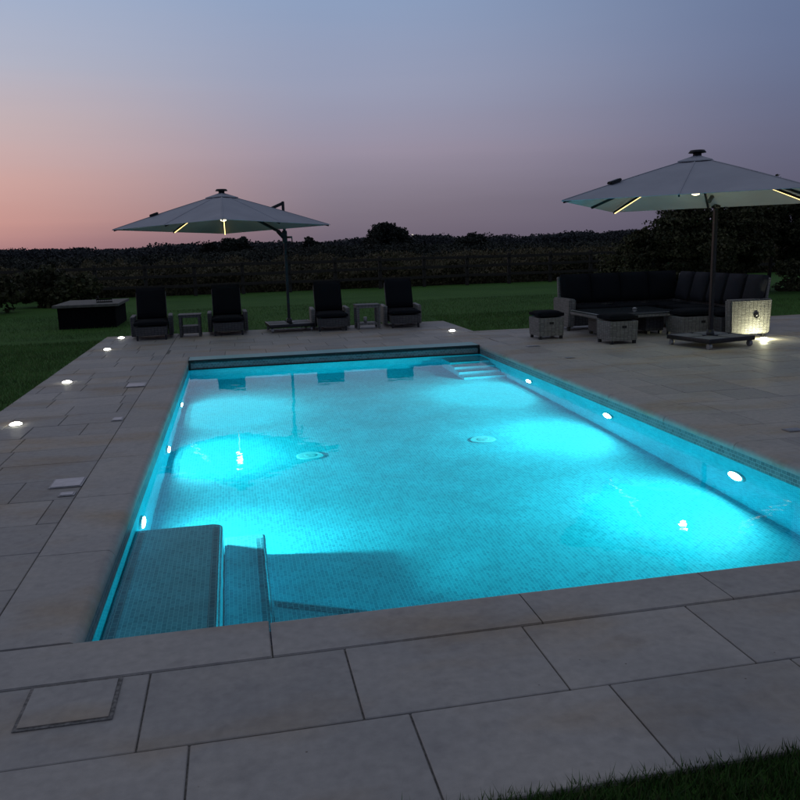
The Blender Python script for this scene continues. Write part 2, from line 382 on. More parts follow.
# lower tread running along the near wall with a slanting edge
pl = [(.092, y0+.003), (1.15, y0+.003), (1.15, 3.62), (.092, 4.15)]; zt2 = -.70
m = MB(); m.poly([(x, y, zt2) for x, y in pl]); m.poly([(x, y, zt2) for x, y in pl[2:]]+[(x, y, FLOOR+.002) for x, y in pl[2:]][::-1]); m.poly([(x, y, zt2) for x, y in pl[1:3]]+[(x, y, FLOOR+.002) for x, y in pl[1:3]][::-1])
st = m.build('step', 'tile', pool)
MB().poly([(.10, 4.13, zt2+.004), (.10, 4.07, zt2+.004), (1.14, 3.55, zt2+.004), (1.14, 3.61, zt2+.004)]).build('nosing', 'nosing', st)
# submerged steps by the far right corner
for i, (yy, z) in enumerate(((10.98, -.34), (10.74, -.52), (10.50, -.70), (10.26, -.88))):
    st = MB().box(2.93, x1-.003, yy, y1-.003 if i == 0 else yy+.242, FLOOR+.002, z, .012, 2).build('step', 'tile', pool)
    MB().box(2.95, x1-.02, yy+.015, yy+.065, z-.004, z+.003).build('nosing', 'nosing', st)
# water
wb = MB(); e = .012
bw = bmesh.new(); bw.loops.layers.uv.new('UVMap')
wb.box(x0-e, x1+e, y0-e, y1+e, FLOOR-e, WATER)
w = wb.build('water', 'water'); w['kind'] = 'structure'

# floor drains
def drain(x, y, label):
    t = empty('floor_drain', (x, y, FLOOR), 0, label, 'pool drain', 'drains on the pool floor')
    MB().cyl((0, 0, .001), (0, 0, .018), .125, .115, 32).build('cover', 'drain', t)
    MB().cyl((0, 0, .019), (0, 0, .024), .055, .05, 24).build('grille', 'plate', t)
drain(.58, 7.22, 'round white drain on the pool floor, nearer the left side of the water')
drain(2.26, 7.27, 'round white drain on the pool floor, nearer the right side of the water')

# underwater lights
def pool_light(x, y, z, s, label):
    t = empty('pool_light', (x, y, z), 0, label, 'underwater light', 'underwater lights in the pool walls')
    MB().cyl((0, 0, 0), (s*.018, 0, 0), .105, .098, 32).build('rim', 'plate', t)
    MB().cyl((s*.018, 0, 0), (s*.026, 0, 0), .080, .072, 28).build('lens', 'poollamp', t)
    L = bpy.data.lights.new('pool_lamp', 'AREA'); L.shape = 'DISK'; L.size = .10; L.energy = 51; L.color = (1, .99, .98)
    L.cycles.use_multiple_importance_sampling = False
    o = bpy.data.objects.new('pool_lamp', L); C.objects.link(o); o.parent = t; o.location = (s*.05, 0, 0)
    o.rotation_euler = (0, -s*PI/2, 0)
for y, z, k in ((9.37, -.60, 'farthest'), (7.39, -.66, 'middle'), (5.24, -.42, 'nearest, beside the submerged bench')):
    pool_light(x0, y, z, 1, 'round white underwater light in the left pool wall, '+k)
for y, z, k in ((9.37, -.56, 'farthest'), (7.19, -.47, 'middle'), (5.10, -.50, 'nearest and brightest')):
    pool_light(x1, y, z, -1, 'round white underwater light in the right pool wall, '+k)

# ------------------------------------------------------------------ deck fittings
def deck_light(x, y, label, beam=0):
    t = empty('deck_light', (x, y, .001), 0, label, 'deck light', 'round lights set in the paving')
    MB().cyl((0, 0, 0), (0, 0, .006), .062, .058, 28).build('rim', 'steel', t)
    MB().ball((0, 0, .005), .054, (1, 1, .40)).build('lens', 'decklamp', t)
    if beam:
        L = bpy.data.lights.new('deck_lamp', 'POINT'); L.energy = beam; L.color = (1, .98, .62); L.shadow_soft_size = .03
        o = bpy.data.objects.new('deck_lamp', L); C.objects.link(o); o.parent = t; o.location = (0, 0, .035); o.rotation_euler = (PI, 0, 0)
deck_light(-2.02, 7.67, 'lit round deck light near the left lawn edge, closest to the camera', .12)
deck_light(-2.03, 10.07, 'lit round deck light near the left lawn edge, second from the camera', .12)
deck_light(-2.04, 13.36, 'lit round deck light near the left lawn edge, third from the camera', .12)
deck_light(-2.05, 15.10, 'lit round deck light beside the leftmost lounger', .12)
deck_light(3.67, 13.55, 'lit round deck light past the far right pool corner', .12)
deck_light(7.53, 10.41, 'lit round deck light shining up the wicker sofa arm', 20)

def cover(x, y, w_, d_, label):
    t = empty('access_cover', (x, y, .003), 0, label, 'access cover', 'metal access covers in the paving')
    MB().box(-w_/2, w_/2, -d_/2, d_/2, 0, .004, .0015, 1).build('frame', 'castor', t)
    MB().box(-w_/2+.012, w_/2-.012, -d_/2+.012, d_/2-.012, .0042, .007, .001, 1).build('lid', 'steel', t)
cover(-1.175, 5.52, .21, .22, 'large shiny metal cover in the left paving beside the pool')
cover(-1.13, 5.25, .10, .09, 'small shiny metal cover just in front of the large one')
cover(-1.13, 7.61, .10, .15, 'small shiny metal cover in the left paving, second from the camera')
cover(-1.18, 9.56, .22, .26, 'shiny metal cover in the left paving farthest from the camera')
cover(4.19, 11.0, .19, .10, 'shiny metal cover on the right paving in front of the footstool')
cover(4.20, 9.70, .12, .08, 'tiny shiny metal cover on the right paving past the coping')
cover(4.18, 5.36, .14, .10, 'shiny metal cover on the right paving at the right frame edge')
sk = empty('skimmer_lid', (-.64, 2.675, .001), 0, 'square stone skimmer lid with dark rim set in the near left paving', 'skimmer lid')
MB().box(-.155, .155, -.135, .135, 0, .003, .001, 1).build('rim', 'joint', sk)
MB().box(-.142, .142, -.122, .122, .0032, .007, .002, 2).build('lid', 'coping', sk)

# ------------------------------------------------------------------ loungers
def lounger(loc, rz, label, armm='wickerdark'):
    t = empty('sun_lounger', loc, rz, label, 'sun lounger', 'wicker sun loungers behind the pool'); t.scale = (.88, 1, .94)
    W = .33
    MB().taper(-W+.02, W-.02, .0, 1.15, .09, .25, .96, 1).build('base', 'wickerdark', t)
    for sx in (-1, 1):
        for y in (.06, 1.05):
            MB().box(sx*(W-.06)-.02, sx*(W-.06)+.02, y-.02, y+.02, 0, .10, .004).build('leg', 'metal', t)
        a = MB().box(sx*(W+.035)-.045, sx*(W+.035)+.045, .42, 1.08, .04, .41, .018, 2)
        a.build('arm', armm, t)
    MB().box(-W+.01, W-.01, .0, .88, .255, .345, puff=.12).build('seat_cushion', 'fabric', t)
    m = Matrix.Translation((0, .80, .30)) @ Matrix.Rotation(R(-28), 4, 'X')
    MB().box(-W+.03, W-.03, -.0, .045, .0, .62, .012, 2, m).build('back_frame', 'wickerdark', t)
    m2 = Matrix.Translation((0, .80, .30)) @ Matrix.Rotation(R(-28), 4, 'X')
    MB().box(-W+.04, W-.04, -.11, -.003, .03, .66, mtx=m2, puff=.12).build('back_cushion', 'fabric', t)
    return t
lounger((-1.46, 14.45, 0), R(3), 'navy cushioned wicker sun lounger, leftmost, nearest the dark box on the lawn')
lounger((-.15, 14.62, 0), R(1), 'navy cushioned wicker sun lounger under the left umbrella, left of its pole')
lounger((1.70, 14.50, 0), R(-2), 'navy cushioned wicker sun lounger just right of the left umbrella pole', 'wicker')
lounger((3.04, 14.45, 0), R(-4), 'navy cushioned wicker sun lounger, rightmost, on the paving corner', 'wicker')

t = empty('side_table', (-.82, 14.95, 0), 0, 'low wicker side table with glass top between the two left loungers', 'side table')
MB().box(-.20, .20, -.20, .20, .385, .395, .003).build('table_top', 'wickerdark', t)
MB().box(-.19, .19, -.19, .19, .34, .384, .005).build('rail', 'wickerdark', t)
for sx in (-1, 1):
    for sy in (-1, 1): MB().box(sx*.165-.022, sx*.165+.022, sy*.165-.022, sy*.165+.022, 0, .339, .004).build('leg', 'wickerdark', t)
MB().box(-.142, .142, -.16, .16, .06, .19, .006).build('shelf', 'wickerdark', t)
t = empty('side_table', (2.38, 14.80, 0), 0, 'open wicker side table with lower shelf between the two right loungers', 'side table')
MB().box(-.23, .23, -.2, .2, .43, .445, .004).build('table_top', 'wickerdark', t)
MB().box(-.22, .22, -.19, .19, .385, .429, .005).build('rail', 'wicker', t)
for sx in (-1, 1):
    for sy in (-1, 1): MB().taper(sx*.195-.028, sx*.195+.028, sy*.165-.028, sy*.165+.028, 0, .384, .8, 1.).build('leg', 'wicker', t)
MB().box(-.165, .165, -.16, .16, .07, .11, .005).build('shelf', 'wicker', t)
g = empty('drinking_glass', (2.33, 14.72, .112), 0, 'small pale glass standing on the shelf of the right side table', 'glass')
MB().cyl((0, 0, 0), (0, 0, .10), .026, .036, 20).build('cup', 'castor', g)
MB().cyl((0, 0, .1005), (0, 0, .104), .032, .032, 20).build('candle', 'plate', g)

# ------------------------------------------------------------------ cantilever umbrellas
def umbrella(cx, cy, hs, ang, mast, zedge, tilt, zap, ztop, zj, label, lampE, strips, base_rz):
    root = empty('cantilever_umbrella', (mast[0], mast[1], 0), 0, label, 'umbrella', 'pale cantilever umbrellas')
    ox, oy = cx-mast[0], cy-mast[1]
    away = Vector((cx, cy, 0)).normalized()
    def corner(k, f=1.):   # k in eighths of a turn, clockwise
        rr = hs*math.sqrt(2) if k % 2 == 0 else hs
        a = R(ang-45*k); v = Vector((rr*math.cos(a)*f, rr*math.sin(a)*f, 0))
        ze = zedge-tilt*(v/f).dot(away)/(hs*1.414)
        z = zap+(ze-zap)*(f**1.06)
        return Vector((ox, oy, 0))+v+Vector((0, 0, z))
    bm = bmesh.new(); bm.loops.layers.uv.new('UVMap'); nseg, sub = 8, 4; rings = []
    top = bm.verts.new(Vector((ox, oy, zap)))
    for i in range(1, nseg+1):
        f = i/nseg; ring = []
        for k in range(8):
            a, b_ = corner(k, f), corner((k+1) % 8, f)
            for j in range(sub):
                u = j/sub; p = a.lerp(b_, u); p.z -= .035*4*u*(1-u)*f*(1-f); ring.append(bm.verts.new(p))
        rings.append(ring)
    n = len(rings[0])
    for j in range(n): bm.faces.new((top, rings[0][(j+1) % n], rings[0][j]))
    for i in range(nseg-1):
        for j in range(n): bm.faces.new((rings[i][j], rings[i][(j+1) % n], rings[i+1][(j+1) % n], rings[i+1][j]))
    bmesh.ops.recalc_face_normals(bm, faces=bm.faces[:])
    bmesh.ops.solidify(bm, geom=bm.faces[:], thickness=.006)
    me = bpy.data.meshes.new('canopy'); bm.to_mesh(me); bm.free(); me.materials.append(M['canopy'])
    can = bpy.data.objects.new('canopy', me); C.objects.link(can); can.parent = root
    for k in range(8):   # stitched seams over the ribs
        sm = MB()
        for q in range(6):
            f0, f1 = .14+q*.143, .14+(q+1)*.143
            sm.bar(corner(k, f0)+Vector((0, 0, .003)), corner(k, min(f1, .995))+Vector((0, 0, .003)), .016, .006, .001)
        sm.build('seam', 'canopy', can)
    # vent cap and finial
    m = MB(); pts = [corner(k, .15)+Vector((0, 0, .022)) for k in range(8)]; ap = Vector((ox, oy, zap+.035))
    for k in range(8): m.poly([ap, pts[(k+1) % 8], pts[k]])
    for k in range(8): m.poly([ap-Vector((0, 0, .012)), pts[k]-Vector((0, 0, .012)), pts[(k+1) % 8]-Vector((0, 0, .012))])
    for k in range(8): m.poly([pts[k], pts[(k+1) % 8], pts[(k+1) % 8]-Vector((0, 0, .012)), pts[k]-Vector((0, 0, .012))])
    m.build('vent_cap', 'canopy', can)
    MB().cyl((ox, oy, zap+.02), (ox, oy, zap+.055), .05, .05).cyl((ox, oy, zap+.055), (ox, oy, zap+.085), .105, .085, 24).build('solar_disc', 'metal', root)
    # ribs with led strips, pocket caps
    for k in range(8):
        rb = MB().bar(corner(k, .06)-Vector((0, 0, .032)), corner(k, .985)-Vector((0, 0, .022)), .022, .03).build('rib', 'metal', root)
        if k in strips: MB().bar(corner(k, strips[k][0])-Vector((0, 0, .046)), corner(k, strips[k][1])-Vector((0, 0, .040)), .016, .010, .002).build('led_strip', 'led', rb)
        elif True:
            pass
    for k in (0, 2):
        p = corner(k, .58)+Vector((0, 0, .022)); q = corner(k, .66)+Vector((0, 0, .018))
        MB().bar(p, q, .10, .035, .01).build('rib_pocket', 'metal', can)
    hub = Vector((ox, oy, zap-.10))
    MB().cyl(hub+Vector((0, 0, -.28)), hub+Vector((0, 0, .08)), .028, .028).cyl(hub+Vector((0, 0, -.02)), hub+Vector((0, 0, .04)), .07, .07, 20).build('hub', 'metal', root)
    lz = hub.z-.32
    MB().cyl((ox, oy, lz), (ox, oy, lz+.035), .055, .07, 28).build('lamp_housing', 'plate', root)
    MB().ball((ox, oy, lz-.002), .05, (1, 1, .5)).build('lamp_lens', 'lamp', root)
    L = bpy.data.lights.new('umbrella_lamp', 'POINT'); L.energy = lampE; L.color = (.93, 1, .55); L.shadow_soft_size = .06
    lo = bpy.data.objects.new('umbrella_lamp', L); C.objects.link(lo); lo.parent = root; lo.location = (ox, oy, lz-.055)
    # mast, bracket, arm, crank
    MB().bar((0, 0, .13), (0, 0, ztop), .05, .06, .006).build('mast', 'metal', root)
    tgt = Vector((ox, oy, 0)); d = tgt.normalized()
    arm0 = Vector((0, 0, ztop-.03)); arm1 = Vector((ox, oy, zap+.02))
    MB().bar(arm0, Vector((d.x*.45, d.y*.45, arm0.z+.0-.16)), .04, .05, .005).build('arm', 'metal', root)
    MB().bar((0, 0, zj-.08), Vector((d.x*.16, d.y*.16, zj+.06)), .05, .07, .01).bar(Vector((d.x*.12, d.y*.12, zj+.04)), hub+Vector((0, 0, -.03))-d*.03, .034, .045, .005).build('support_strut', 'metal', root)
    MB().box(-.045, .045, -.05, .05, zj-.16, zj+.06, .015, 3).build('slide_block', 'metal', root)
    MB().cyl((.05, -.02, zj-.06), (.13, -.05, zj-.06), .018).cyl((.125, -.05, zj-.06), (.13, -.05, zj-.16), .010).ball((.13, -.05, zj-.17), .02).build('crank_handle', 'metal', root)
    # base
    fr = MB(); rot = Matrix.Rotation(base_rz, 4, 'Z')
    fr.box(-.38, .38, -.035, .035, .09, .125, .005, mtx=rot).box(-.035, .035, -.38, -.036, .09, .125, .005, mtx=rot).box(-.035, .035, .036, .38, .09, .125, .005, mtx=rot)
    for s_ in (-1, 1):
        fr.box(-.41, .41, s_*.395-.013, s_*.395+.013, .085, .145, .004, mtx=rot)
        fr.box(s_*.397-.013, s_*.397+.013, -.380, .380, .085, .145, .004, mtx=rot)
    fr.cyl((0, 0, .105), (0, 0, .22), .055, .05, 20).cyl((0, 0, .135), (0, 0, .15), .11, .11, 24)
    fr.build('base_frame', 'metal', root)
    for sx in (-1, 1):
        for sy in (-1, 1):
            MB().box(*sorted((sx*.038, sx*.378)), *sorted((sy*.038, sy*.378)), .092, .143, .012, 3, mtx=rot).build('base_weight', 'slabweight', root)
            p = rot @ Vector((sx*.36, sy*.36, 0))
            wh = MB().cyl(p+Vector((-.022, 0, .042)), p+Vector((.022, 0, .042)), .042, .042, 20).build('castor_wheel', 'castor', root)
            MB().box(p.x-.03, p.x+.03, p.y-.014, p.y+.014, .085, .091, .002).build('castor_plate', 'metal', wh)
    return root
umbrella(-.11, 14.35, 1.29, 180, (.96, 15.15), 1.885, .07, 2.43, 2.34, 1.76, 'pale cantilever umbrella standing behind the pool between the sun loungers', 3.0, {2: (.30, .97), 1: (.5, .96)}, R(4))
umbrella(5.60, 9.20, 1.30, 186, (6.47, 10.12), 1.92, .05, 2.44, 2.14, 2.03, 'pale cantilever umbrella with lit lamp beside the corner sofa', 11.0, {2: (.45, .97), 4: (.4, .95)}, R(12))

# ------------------------------------------------------------------ corner sofa
so = empty('corner_sofa', (7.77, 13.35, 0), 0, 'large L shaped wicker corner sofa with navy back cushions and one brightly lit arm', 'sofa')
def w2(x, y): return x-7.77, y-13.35
def sbox(nm, xa, xb, ya, yb, za, zb, m, bev=.012, puff=0, mtx=None):
    (a, c), (b_, d) = w2(xa, ya), w2(xb, yb)
    return MB().box(a, b_, c, d, za, zb, bev, 2, mtx, puff=puff).build(nm, m, so)
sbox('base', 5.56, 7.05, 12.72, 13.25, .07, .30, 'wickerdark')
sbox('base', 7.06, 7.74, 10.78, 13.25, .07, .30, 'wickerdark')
# arms (flared slightly towards the top)
a = MB(); a.taper(*(w2(5.44, 0)[0], w2(5.56, 0)[0]), w2(0, 12.62)[1], w2(0, 13.30)[1], .06, .53, .93, 1.06, bev=.02); a.build('arm', 'wicker', so)
a = MB(); a.taper(w2(7.10, 0)[0], w2(7.77, 0)[0], w2(0, 10.60)[1], w2(0, 10.76)[1], .06, .57, .97, 1.03, bev=.02); arm = a.build('arm', 'wicker', so)
MB().cyl((w2(7.51, 0)[0], w2(0, 10.592)[1], .33), (w2(7.51, 0)[0], w2(0, 10.578)[1], .33), .042, .038, 24).build('badge', 'badge', arm)
MB().ball((w2(7.51, 0)[0], w2(0, 10.576)[1], .335), .014, (1, .5, 1)).build('badge_rivet', 'castor', arm)
# backs, leaning outwards
mb = Matrix.Translation((w2(6.5, 0)[0], w2(0, 13.24)[1], .25)) @ Matrix.Rotation(R(-7), 4, 'X')
MB().box(-.98, 1.27, 0, .05, 0, .63, .015, 2, mb).build('back_frame', 'wicker', so)
mr = Matrix.Translation((w2(7.70, 0)[0], w2(0, 12.0)[1], .25)) @ Matrix.Rotation(R(7), 4, 'Y')
MB().box(0, .05, -1.28, 1.22, 0, .63, .015, 2, mr).build('back_frame', 'wicker', so)
for x in (5.62, 6.35): sbox('seat_cushion', x, x+.72, 12.66, 13.20, .305, .40, 'fabric', puff=.1)
for y in (10.80, 11.62, 12.44): sbox('seat_cushion', 7.08, 7.68, y, y+.80, .305, .40, 'fabric', puff=.1)
for i in range(4):
    m = mb @ Matrix.Translation((-.95+i*.545, -.005, .16)) @ Matrix.Rotation(R(-4), 4, 'X')
    MB().box(0, .54, -.15, -.005, 0, .50, mtx=m, puff=.25).build('back_cushion', 'fabric', so)
for i in range(5):
    m = mr @ Matrix.Translation((-.02, 1.02-i*.48, .16)) @ Matrix.Rotation(R(-6), 4, 'Z') @ Matrix.Rotation(R(6), 4, 'Y')
    MB().box(-.15, -.0, -.46, .0, 0, .49, mtx=m, puff=.3).build('back_cushion', 'fabricgrey', so)
for x, y in ((5.46, 12.68), (5.46, 13.24), (7.15, 10.68), (7.70, 10.68), (7.15, 12.75), (7.70, 13.2)):
    p = w2(x, y); MB().box(p[0]-.025, p[0]+.025, p[1]-.025, p[1]+.025, 0, .068, .004).build('leg', 'metal', so)

def stool(nm, x, y, w_, d_, label, rz=0., h=.33):
    t = empty(nm, (x, y, 0), rz, label, 'footstool', 'wicker footstools around the low table')
    MB().taper(-w_/2, w_/2, -d_/2, d_/2, .05, h, .96, 1.).build('base', 'wicker', t)
    for sx in (-1, 1):
        for sy in (-1, 1): MB().box(sx*(w_/2-.04)-.022, sx*(w_/2-.04)+.022, sy*(d_/2-.04)-.022, sy*(d_/2-.04)+.022, 0, .049, .003).build('leg', 'metal', t)
    MB().box(-w_/2+.004, w_/2-.004, -d_/2+.004, d_/2-.004, h+.002, h+.10, puff=.1).build('cushion', 'fabric', t)
    MB().box(-.035, .035, -d_/2-.004, -d_/2+.012, h-.10, h-.06, .004).build('handle_slot', 'badge', t)
stool('footstool', 4.76, 11.92, .42, .44, 'square grey wicker footstool standing alone left of the low table')
stool('footstool', 5.46, 10.92, .44, .44, 'square grey wicker footstool in front of the low table', R(2))
stool('long_footstool', 6.93, 11.28, .70, .50, 'long wicker footstool behind the right umbrella base, against the sofa', 0, .31)

tb = empty('low_table', (6.15, 11.93, 0), 0, 'low wicker table with broad dark glass top inside the corner sofa', 'table')
MB().box(-.75, .62, -.52, .52, .345, .375, .006).build('table_top', 'glass', tb)
MB().box(-.76, .63, -.53, .53, .30, .343, .01).build('rim', 'wicker', tb)
for x in (-.42, .34):
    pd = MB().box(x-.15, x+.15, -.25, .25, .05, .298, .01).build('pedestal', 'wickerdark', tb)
    for sy in (-1, 1):
        MB().box(x-.13, x-.08, sy*.22-.025, sy*.22+.025, 0, .049, .003).box(x+.08, x+.13, sy*.22-.025, sy*.22+.025, 0, .049, .003).build('foot', 'metal', pd)
tl = empty('tea_light', (6.30, 12.0, .376), 0, 'tiny pale tea light holder on the dark table top', 'candle holder')
MB().cyl((0, 0, 0), (0, 0, .018), .032, .038, 20).build('dish', 'castor', tl)
MB().cyl((0, 0, .0185), (0, 0, .03), .02, .02, 16).build('candle', 'plate', tl)

# ------------------------------------------------------------------ storage box on the lawn
bx = empty('storage_box', (-3.03, 18.55, -.02), R(0), 'low dark box with flat weathered lid standing on the left lawn', 'storage box')
MB().box(-.58, .56, -.85, .85, 0, .44, .01).build('body', 'boxdark', bx)
MB().box(-.66, .64, -.93, .93, .442, .50, .008).build('lid', 'boxlid', bx)
tr = empty('wire_tray', (-2.75, 18.25, .482), R(8), 'small dark slatted tray lying on the box lid', 'tray')
MB().box(-.16, .16, -.12, .12, 0, .012, .003).build('tray_base', 'boxdark', tr)
m = MB()
for s_ in (-1, 1): m.box(-.16, .16, s_*.115-.006, s_*.115+.006, .05, .062).box(s_*.155-.006, s_*.155+.006, -.12, .12, .063, .075)
for i in range(9): m.box(-.156+i*.038, -.15+i*.038, -.118, -.112, .0125, .0495); m.box(-.156+i*.038, -.15+i*.038, .112, .118, .0125, .0495)
m.build('side_slats', 'boxdark', tr)

# ------------------------------------------------------------------ fence
fe = empty('post_and_rail_fence', (0, 28.8, -.02), 0, 'dark timber post and rail fence along the far edge of the lawn', 'fence')
px = [-24+1.62*i for i in range(31)]
for x in px: MB().box(x-.06, x+.06, -.05, .05, 0, 1.12+random.uniform(-.03, .03), .01, 2).build('post', 'fence', fe)
for z in (.36, .70, 1.02):
    m = MB()
    for a, b_ in zip(px, px[1:]):
        m.bar((a+.005, -.075, z+random.uniform(-.015, .015)), (b_-.005, -.075, z+random.uniform(-.015, .015)), .045, .10, .006)
    m.build('rail', 'fence', fe)

# ------------------------------------------------------------------ vegetation
def blob_points(n, c, r, jit=.12):
    """points in bumpy shells of an ellipsoid"""
    v = rng.normal(size=(n, 3)); v /= np.linalg.norm(v, axis=1)[:, None]
    rad = 1-np.abs(rng.normal(size=n))*.16
    lump = 1+jit*(np.sin(v[:, 0]*5+c[0])*np.cos(v[:, 1]*6+c[1])+np.sin(v[:, 2]*7+c[0]*2))
    return np.array(c)+v*np.array(r)*(rad*lump)[:, None]
def clumps(c, r, k, n, cr):
    """a crown built of k leaf clumps spread through an ellipsoid"""
    P = []
    for i in range(k):
        v = rng.normal(size=3); v /= np.linalg.norm(v); q = np.array(c)+v*np.array(r)*(rng.random()**.45)*.85
        s = cr*(.6+.8*rng.random()); P.append(blob_points(n, q, (s, s, s*.72), .2))
    return np.concatenate(P)
def shrub(nm, x, y, r, label, group, k=26, n=260, size=.10, leaf='hedgeleaf', z=-.02):
    t = empty(nm, (x, y, z), 0, label, 'shrub', group)
    P = clumps((0, 0, r[2]*.55), (r[0], r[1], r[2]*.55), k, n, min(r)*.38); P[:, 2] = np.maximum(P[:, 2], .01)
    cards('foliage', P, size, leaf, t)
    m = MB()
    for i in range(5):
        a = i*1.26; m.cyl((0, 0, 0), (r[0]*.45*math.cos(a), r[1]*.45*math.sin(a), r[2]*.75), .05, .015, 8)
    m.build('stem', 'bark', t); return t
# tall hedge on the right: a thick run of clumps with an uneven top
hd = empty('garden_hedge', (14.5, 19.6, -.02), 0, 'tall dense dark hedge rising behind the corner sofa at the right', 'hedge')
P = []
for i in range(230):
    u = rng.random(); x = -4.3+u*14.5; top = 2.6*min(1, .42+max(0, (x+4.3))*.42)+.18*math.sin(x*3.1)+.12*math.sin(x*7.7)
    y = rng.normal()*.55; z = (rng.random()**.7)*top*.90
    s = .34*(.6+.7*rng.random()); P.append(blob_points(1300, (x, y, z), (s*1.25, s, s), .25))
for i in range(70):
    x = -4.2+rng.random()*14.5; top = 2.6*min(1, .42+max(0, (x+4.3))*.42)
    P.append(blob_points(60, (x, rng.normal()*.3, top*(.96+.12*rng.random())), (.16, .16, .26), .3))
P = np.concatenate(P); P[:, 2] = np.maximum(P[:, 2], .01); cards('foliage', P, .052, 'hedgeleaf', hd)
for i in range(20):
    x = -3.9+i*.72; MB().cyl((x, 0, 0), (x+random.uniform(-.2, .2), random.uniform(-.2, .2), 1.9 if x > -2 else 1.0), .06, .02, 8).build('stem', 'bark', hd)
# slim tree rising over the hedge by the right frame edge
st = empty('slender_tree', (17.3, 21.5, -.02), 0, 'thin leafy sapling rising above the hedge at the right frame edge', 'tree')
MB().cyl((0, 0, 0), (.1, 0, 2.4), .05, .03, 10).cyl((.1, 0, 2.4), (.02, 0, 4.9), .03, .008, 8).cyl((.1, 0, 2.4), (-.35, 0, 3.6), .018, .005, 6).cyl((.08, 0, 3.0), (.4, .1, 4.2), .018, .005, 6).build('trunk', 'bark', st)
P = np.concatenate([blob_points(26, (rng.normal()*.22, rng.normal()*.25, 2.3+2.6*rng.random()), (.12, .12, .2), .3) for _ in range(30)])
cards('crown', P, .07, 'treeleaf', st)
# bushes on the far left
shrub('dark_shrub', -7.3, 23.6, (1.7, 1.0, 1.15), 'broad dark shrub at the left frame edge on the lawn', 'shrubs left of the box', 34, 300, .10)
shrub('dark_shrub', -5.2, 25.8, (1.3, .9, 1.0), 'lower dark shrub behind the storage box lid', 'shrubs left of the box', 26, 260, .10)
# rough scrub beyond the fence
n = 420000
X = rng.uniform(-30, 40, n); Y = 29.4+rng.random(n)**1.6*26
hgt = .62+.24*np.sin(X*.9+Y*.3)+.18*np.sin(X*2.3+1.3)+.15*np.sin(X*5.1+Y); hgt = np.clip(hgt, .35, 1.5)
P = np.stack([X, Y, -.02+rng.random(n)**.7*hgt*(1+.15*rng.random(n))], 1)
tag(cards('rough_scrub', P, .068, 'scrub', up=.6, aspect=1.9), 'rough unmown scrub and tall weeds beyond the fence', 'scrub', kind='stuff')
# distant wood as one mass
P = []
for i in range(760):
    x = rng.uniform(-150, 330); y = 210+rng.normal()*14; d = math.hypot(x, y)
    h_ = (2.7+.35*math.sin(x*.045)+.35*math.sin(x*.13+2)+.45*rng.random())*(1+max(0, x-40)*.0028)
    if rng.random() < .07: h_ *= 1.25
    P.append(blob_points(520, (x, y, h_*.48), (3.4+2*rng.random(), 3, h_*.52), .16))
P = np.concatenate(P); P[:, 2] = np.maximum(P[:, 2], -.02)
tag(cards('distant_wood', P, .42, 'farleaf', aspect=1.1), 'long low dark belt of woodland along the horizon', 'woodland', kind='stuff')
P = []
for i in range(300):
    x = rng.uniform(-70, 150); y = 100+rng.normal()*6; h_ = 1.15+.25*math.sin(x*.11)+.4*rng.random()
    P.append(blob_points(460, (x, y, h_*.45), (2.2+1.5*rng.random(), 1.6, h_*.55), .2))
P = np.concatenate(P); P[:, 2] = np.maximum(P[:, 2], -.02)
tag(cards('field_hedgerow', P, .20, 'treeleaf', aspect=1.2), 'low dark hedgerow crossing the fields beyond the scrub', 'hedgerow', kind='stuff')
# trees one can tell apart
def tree(nm, x, y, h_, w_, label, seed, k=60, notch=0., trunk=.22):
    """crown of many small clumps under an uneven dome, fuller below, with gaps at the rim"""
    t = empty(nm, (x, y, -.03), 0, label, 'tree'); rs = np.random.default_rng(seed); P = []
    m = MB(); m.cyl((0, 0, 0), (0, 0, h_*.45), trunk, trunk*.6, 12)
    for i in range(k):
        a = rs.random()*2*PI; q = math.sqrt(rs.random()); u = q*math.cos(a)
        top = h_*(math.sqrt(max(0, 1-u*u))*.93*(1+.07*math.sin(u*7+seed)+.05*math.sin(u*17+seed)))*(1-notch*math.exp(-((u+.62)/.16)**2))
        z = top*(.35+.60*rs.random()**.6); s_ = (.075+.05*rs.random())*w_
        P.append(blob_points(260, (u*w_*.46, q*math.sin(a)*w_*.4, z), (s_, s_, s_*.7), .3))
        if i % 8 == 0: m.cyl((0, 0, h_*.3), (u*w_*.42, q*math.sin(a)*w_*.36, z*.9), trunk*.4, trunk*.1, 7)
    P = np.concatenate(P); P[:, 2] = np.maximum(P[:, 2], 0)
    m.build('trunk', 'bark', t); cards('crown', P, .17, 'treeleaf', t, aspect=1.3); return t
tree('spreading_tree', 20.0, 106, 4.6, 6.9, 'lone dark tree with a lopsided rounded crown above the horizon, right of the left umbrella', 3, 110, .35)
tree('round_tree', .5, 104, 3.35, 4.4, 'round topped dark tree on the horizon directly below the left umbrella', 5, 70)
tree('small_tree', -2.6, 102, 2.75, 2.8, 'small dark tree on the horizon just left of the round one', 8, 40)
tree('broad_tree', 9.9, 104, 2.85, 3.4, 'squat dark tree on the horizon right of the left umbrella pole', 9, 45)
tree('bushy_tree', 28.3, 95, 2.5, 5.0, 'wide low dark tree on the horizon right of the lone lopsided tree', 12, 60)
# grass blades: near corner, left lawn edge, deck edges
def scat(n, a, b_, c, d): return np.stack([rng.uniform(a, b_, n), rng.uniform(c, d, n), np.full(n, -.02)], 1)
P = np.concatenate([scat(26000, .3, 3.0, 1.25, 1.885), scat(60000, -7, -2.33, 6, 15), scat(40000, -8, 9, 15.5, 22), scat(16000, 4.0, 9, 13.4, 17), scat(12000, 8, 16, 13.4, 17)])
tag(grass('lawn_grass', P, .045, .006, 'blade'), 'short green mown grass around the paving', 'grass', kind='stuff')

